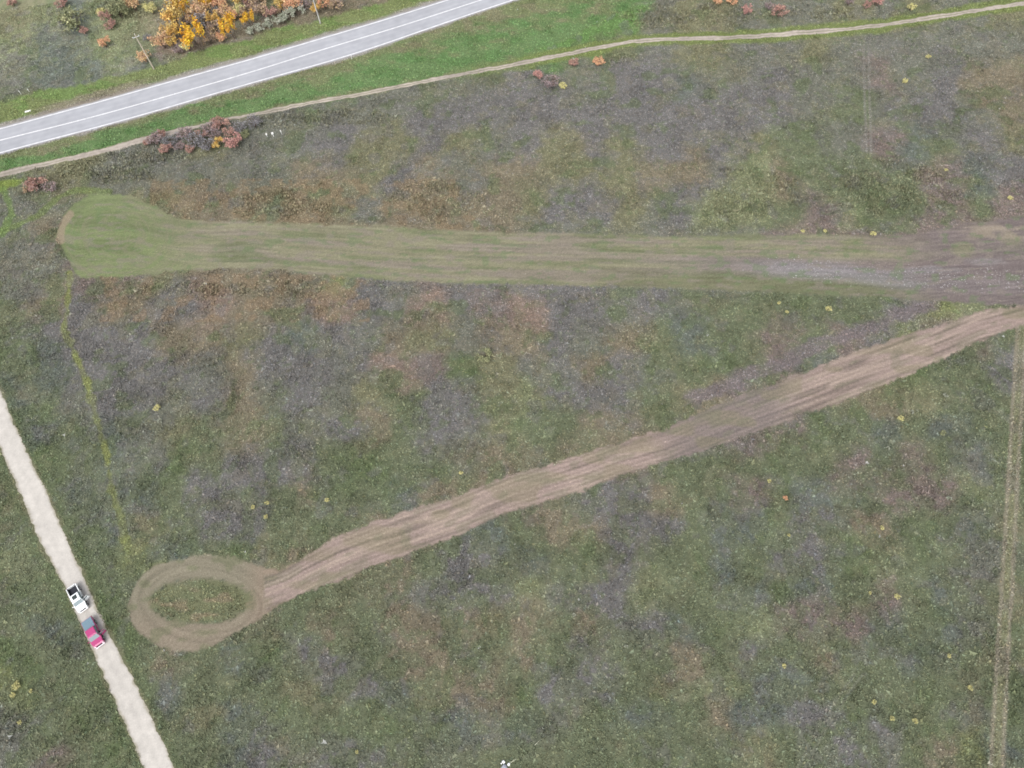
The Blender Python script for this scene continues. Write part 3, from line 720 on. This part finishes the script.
def make_pickup(name, label, paint, bedcol, bedcover, sunroof, px0, px1, bumper):
    a = Vector(p2g(*px0, .9)); b = Vector(p2g(*px1, .9)); L = (b-a).length; mid = (a+b)/2
    print(name, 'length', L)
    s = L/5.5
    root = bpy.data.objects.new(name, None); C.objects.link(root)
    root.location = (mid.x, mid.y, .008); root.rotation_euler = (0, 0, math.atan2((b-a).y, (b-a).x)); root.scale = (s,)*3
    root['label'] = label; root['category'] = 'pickup truck'; root['group'] = 'pickups parked on the gravel road'
    P_ = mat(name+'_paint', paint, .3, coat=.6, grain=[(2, .98, 1.02)]); GL_ = mat('window_glass', (.17, .22, .235), .15, spec=.9, grain=[(1, .95, 1.05)])  # glass base colour lightened to stand in for the reflection on it
    BK = mat('black_trim', (.02, .02, .024), .6); TY = mat('tyre_rubber', (.025, .025, .025), .85); RM = mat('wheel_metal', (.45, .45, .47), .35, metallic=.7)
    W = .92
    bm = bmesh.new()
    # lower body: hood, cowl, belt line; bed is hollow
    prof = [(-.72,.42),(2.45,.42),(2.6,.5),(2.63,.72),(2.52,.98),(2.3,1.06),(1.55,1.13),(1.48,1.125),(-.72,1.13)]
    def tap(x, z): return (1 if x < 2.1 else 1-.13*((x-2.1)/.53)**2)*(1 if z > .6 else .96)
    A, B = prism(bm, prof, -W, W, tap)
    es = [e for e in bm.edges if all(abs(abs(v.co.y)-W) < .2 for v in e.verts) and e.verts[0].co.y*e.verts[1].co.y > 0 and min(v.co.z for v in e.verts) > .9]
    bmesh.ops.bevel(bm, geom=es, offset=.09, segments=3, affect='EDGES')
    boxx(bm, -2.58, -.72, -W, -W+.13, .5, 1.14, .02); boxx(bm, -2.58, -.72, W-.13, W, .5, 1.14, .02)
    boxx(bm, -2.58, -.72, -W+.13, W-.13, .5, .62)
    body = obj('body', bm, P_, root)
    bm = bmesh.new(); boxx(bm, -2.63, -2.54, -W+.14, W-.14, .55, 1.13, .02); obj('tailgate', bm, P_, root)
    if bedcover:
        bm = bmesh.new(); boxx(bm, -2.56, -.74, -W+.06, W-.06, 1.145, 1.19, .02)
        for k in (-1.95, -1.35): boxx(bm, k-.02, k+.02, -W+.1, W-.1, 1.188, 1.205)
        obj('bed_cover', bm, mat('bed_cover_vinyl', bedcol, .6), root)
    else:
        bm = bmesh.new(); boxx(bm, -2.53, -.74, -W+.14, W-.14, .622, .64)
        for sy in (-1, 1): boxx(bm, -2.53, -.74, sy*(W-.16)-.015, sy*(W-.16)+.015, .64, 1.12)
        boxx(bm, -.76, -.735, -W+.14, W-.14, .64, 1.1)
        obj('bed_liner', bm, mat('bed_liner_black', bedcol, .7), root)
    # cab
    bm = bmesh.new()
    prof = [(-.70,1.12),(1.50,1.12),(.90,1.64),(.72,1.70),(-.45,1.72),(-.60,1.66)]
    def tap2(x, z): return 1 if z < 1.3 else .84
    prism(bm, prof, -W+.06, W-.06, tap2)
    es = [e for e in bm.edges if all(v.co.z > 1.6 for v in e.verts)]
    bmesh.ops.bevel(bm, geom=es, offset=.05, segments=2, affect='EDGES'); obj('cab', bm, P_, root)
    def quad_glass(nm, pts, off):
        bm = bmesh.new(); n = Vector(off)
        q = [Vector(p) for p in pts]; A = [bm.verts.new(p+n) for p in q]; B = [bm.verts.new(p-n) for p in q]
        bm.faces.new(A); bm.faces.new(B[::-1])
        for i in range(4): bm.faces.new((A[i], A[(i+1) % 4], B[(i+1) % 4], B[i]))
        return obj(nm, bm, GL_, root)
    quad_glass('windshield', [(1.46,-.79,1.165),(1.46,.79,1.165),(.93,.68,1.625),(.93,-.68,1.625)], (.012,0,.015))
    quad_glass('rear_window', [(-.695,-.7,1.2),(-.695,.7,1.2),(-.615,.62,1.6),(-.615,-.62,1.6)], (-.015,0,.0))
    yb, yt = W-.058, .735
    for sy in (-1, 1):
        for (xa, xb, xc, xd) in ((.36,1.28,.84,.36),(-.55,.28,.28,-.5)):
            quad_glass('side_window', [(xa,sy*(yb-.01),1.2),(xb,sy*(yb-.01),1.2),(xc,sy*(yt+.012),1.62),(xd,sy*(yt+.012),1.62)], (0,sy*.016,.006))
    if sunroof:
        bm = bmesh.new(); boxx(bm, -.32, .46, -.4, .4, 1.715, 1.735, .008); obj('sunroof', bm, mat('sunroof_glass', (.035, .045, .045), .2, spec=.5), root)
    # wheels
    for (x, y) in ((1.72, .8), (1.72, -.8), (-1.62, .8), (-1.62, -.8)):
        bm = bmesh.new(); tube(bm, (x, y-.13, .38), (x, y+.13, .38), .38, .38, 24); wh = obj('wheel', bm, TY, root)
        s_ = 1 if y > 0 else -1
        bm = bmesh.new(); tube(bm, (x, y+s_*.131, .38), (x, y+s_*.15, .38), .24, .2, 16); obj('rim', bm, RM, wh)
        bm = bmesh.new()   # arch
        n = 12
        for i in range(n):
            t0, t1 = math.pi*i/n, math.pi*(i+1)/n
            p = [(x+math.cos(t)*r, .42+math.sin(t)*r) for t, r in ((t0,.42),(t0,.5),(t1,.5),(t1,.42))]
            prism(bm, p, s_*(W-.03), s_*(W+.035))
        obj('fender_flare', bm, BK, root)
    # bumpers, lamps, grille, mirrors
    bm = bmesh.new(); boxx(bm, 2.55, 2.74, -.78, .78, .42, .66, .04); obj('bumper', bm, mat(name+'_bumper', bumper, .35), root)
    bm = bmesh.new(); boxx(bm, -2.76, -2.62, -.85, .85, .42, .58, .03); obj('bumper', bm, mat('chrome_bumper', (.5, .5, .52), .3, metallic=.6), root)
    bm = bmesh.new(); boxx(bm, 2.56, 2.66, -.5, .5, .7, .93, .02); obj('grille', bm, BK, root)
    for sy in (-1, 1):
        bm = bmesh.new(); boxx(bm, 2.42, 2.62, sy*.66-.14, sy*.66+.14, .74, .93, .03); obj('headlight', bm, mat('lamp_lens', (.7, .72, .75), .15), root)
        bm = bmesh.new(); boxx(bm, -2.655, -2.57, sy*.87-.07, sy*.87+.055, .72, 1.08, .02); obj('tail_light', bm, mat('tail_lens', (.35, .02, .02), .2), root)
        bm = bmesh.new(); boxx(bm, 1.24, 1.36, sy*1.06-.13, sy*1.06+.1, 1.16, 1.34, .03); obj('mirror', bm, P_ if sy < 0 else BK, root)
    # driver's door standing open on the left side, its opening dark
    bm = bmesh.new(); boxx(bm, .38, 1.24, W-.03, W+.006, .5, 1.12); obj('door_opening', bm, mat('cabin_dark', (.03, .028, .032), .9), root)
    bm = bmesh.new(); boxx(bm, -.9, 0, -.035, .035, .48, 1.14, .02)
    for (x0, x1) in ((-.9, -.86), (-.06, -.02)): boxx(bm, x0, x1, -.02, .02, 1.13, 1.6)
    boxx(bm, -.88, -.25, -.02, .02, 1.58, 1.64)
    dr = obj('door', bm, P_, root); dr.location = (1.27, W+.02, 0); dr.rotation_euler = (0, 0, math.radians(-72))
    bm = bmesh.new(); boxx(bm, -.82, -.1, -.045, -.037, .55, 1.1); o2 = obj('door_lining', bm, BK, dr)
    bm = bmesh.new(); boxx(bm, -.86, -.1, -.01, .01, 1.14, 1.56); obj('door_window', bm, GL_, dr)
    bm = bmesh.new()
    for x in (-.25, .36): boxx(bm, x-.008, x+.008, W-.0, W+.004, .5, 1.1)
    boxx(bm, -.1, .08, W+.005, W+.02, 1.0, 1.03); obj('door_seam', bm, BK, root)
    return root
make_pickup('white_pickup', 'white pickup with open black bed and dark sunroof, parked behind the red one', (.82, .84, .85), (.012, .014, .022), False, True, (70.9,586.0), (83.2,610.3), (.8, .8, .8))
make_pickup('red_pickup', 'raspberry-red pickup with blue-grey covered bed on the gravel road', (.37, .036, .15), (.13, .20, .25), True, False, (86.3,619.3), (99.6,645.8), (.8, .78, .8))

# ------------------------------------------------------------------ poles, posts and litter
def empty(name, px, py, label, cat, group=None):
    r = bpy.data.objects.new(name, None); C.objects.link(r); x, y = p2g(px, py); r.location = (x, y, 0)
    r['label'] = label; r['category'] = cat
    if group: r['group'] = group
    return r
M_CON = mat('weathered_concrete', (.42, .41, .39), .9); M_WHITE = mat('white_enamel', (.8, .8, .78), .5); M_CER = mat('insulator_glass', (.75, .78, .76), .2)
M_WOOD = mat('weathered_wood', (.30, .25, .19), .9)
def pole(px, py, h, rz, label, mt):
    r = empty('utility_pole', px, py, label, 'utility pole', 'utility poles along the highway'); r.rotation_euler = (0, 0, rz)
    bm = bmesh.new(); tube(bm, (0,0,-.2), (0,0,h), .19, .12, 12); obj('post', bm, mt, r)
    bm = bmesh.new(); boxx(bm, -.9, .9, -.06, .06, h-.75, h-.62); arm = obj('crossarm', bm, mat('galvanised_steel', (.6, .6, .6), .5, metallic=.3), r)
    for x in (-.8, .8, 0):
        bm = bmesh.new(); z0 = h-.62 if x else h
        tube(bm, (x,0,z0), (x,0,z0+.1), .02, .02, 6); tube(bm, (x,0,z0+.08), (x,0,z0+.24), .09, .06, 10); obj('insulator', bm, M_CER, arm if x else r)
pole(154, 69, 10.3, .4, 'tall utility pole on the left, standing by the orange shrub', mat('pale_wood', (.42, .37, .30), .9))
pole(320.5, 23.5, 10, .3, 'pale utility pole at the copse right end, top cut by frame', M_CON)
def post(px, py, h, w_, plate, name, label, cat, group):
    r = empty(name, px, py, label, cat, group)
    bm = bmesh.new(); tube(bm, (0,0,0), (0,0,h), w_, w_*.9, 8); obj('post', bm, M_WHITE, r)
    bm = bmesh.new(); boxx(bm, -plate, plate, -w_*1.3, w_*1.3, h*.55, h, .01); obj('plate', bm, M_WHITE, r)
    return r
G3 = 'white marker posts below the thicket'
post(267.5, 137, 1.1, .06, .16, 'marker_post', 'small white marker post, left of three at the thicket', 'marker post', G3)
post(273.6, 136.2, 1.2, .09, .26, 'marker_post', 'widest brightest white marker post, middle of three', 'marker post', G3)
post(282, 134.5, 1.4, .045, .09, 'marker_post', 'thin grey-white marker post, right of three', 'marker post', G3)
post(21.5, 94.5, 1.3, .05, .07, 'stake', 'left and longer pale stake in the grass above the highway', 'stake', 'pale stakes above the highway')
post(29.5, 92, 1.0, .05, .08, 'stake', 'right and shorter pale stake in the grass above the highway', 'stake', 'pale stakes above the highway')
r = post(352, 59, 1.0, .07, .12, 'delineator_post', 'small black and white roadside post on the lower shoulder', 'roadside post', None)
bm = bmesh.new(); boxx(bm, -.13, .13, -.1, .1, .62, .78, .005); obj('band', bm, mat('black_trim', (.02,.02,.024), .6), r)
# pale board lying at the highway's upper shoulder
r = empty('concrete_slab', 28, 111.5, 'pale slab lying at the upper highway shoulder near the left edge', 'slab')
r.rotation_euler = (0, .03, .25)
bm = bmesh.new(); boxx(bm, -.75, .75, -.28, .28, .02, .16, .03); obj('slab', bm, M_WHITE, r); 
# pale dead stick and scraps near the bottom edge
def stick(pa, pb, label):
    a = p2g(*pa); b = p2g(*pb); r = empty('dead_stick', *pa, label, 'stick', 'pale sticks near the bottom edge')
    bm = bmesh.new(); e = (b[0]-a[0], b[1]-a[1])
    tube(bm, (0,0,.1), (e[0]*.5, e[1]*.5+.04, .3), .035, .03); tube(bm, (e[0]*.5, e[1]*.5+.04, .3), (e[0], e[1], .35), .03, .015)
    tube(bm, (e[0]*.45, e[1]*.45, .26), (e[0]*.5+.14, e[1]*.5-.1, .4), .018, .008); obj('branch', bm, mat('bleached_wood', (.6,.6,.46), .9), r)
stick((534.8, 745.3), (539.3, 741), 'short bleached stick above and right of the white bags')
stick((510.5, 763), (516.5, 759), 'thin pale stick leaning out of the right white bag')
def bag(px, py, rad, label, seed, col=(.82,.84,.85), flat=.7):
    x, y = p2g(px, py, .2); bm = bmesh.new(); bmesh.ops.create_icosphere(bm, subdivisions=4, radius=1); r_ = np.random.RandomState(seed)
    for v in bm.verts:
        n = Noise(seed)(np.array([v.co.x*2.2+5]), np.array([v.co.y*2.2+v.co.z+9]))[0]; n2 = Noise(seed+1)(np.array([v.co.x*6+5]), np.array([v.co.y*6+v.co.z*4+9]))[0]
        v.co *= .7+.5*n+.25*n2; v.co.z *= flat
    zmin = min(v.co.z for v in bm.verts)
    for v in bm.verts: v.co.z -= zmin
    bmesh.ops.scale(bm, vec=(rad,)*3, verts=bm.verts)
    me_ = obj('plastic_bag', bm, mat('plastic_%d' % seed, col, .4), None, True); me_.location = (x, y, 0)
    me_['label'] = label; me_['category'] = 'plastic bag'; me_['group'] = 'bags dropped at the bottom edge'
bag(503.4, 761.9, .22, 'crumpled white bag, upper left of the pair at the bottom edge', 501)
bag(501.2, 763.4, .11, 'little white scrap touching the upper left white bag', 502)
bag(508.8, 764.4, .2, 'brightest white bag, lower right of the pair at the bottom edge', 503)
bag(504.3, 767.5, .42, 'large blue-grey bag half cut off by the bottom edge', 504, (.27,.29,.33), .4)
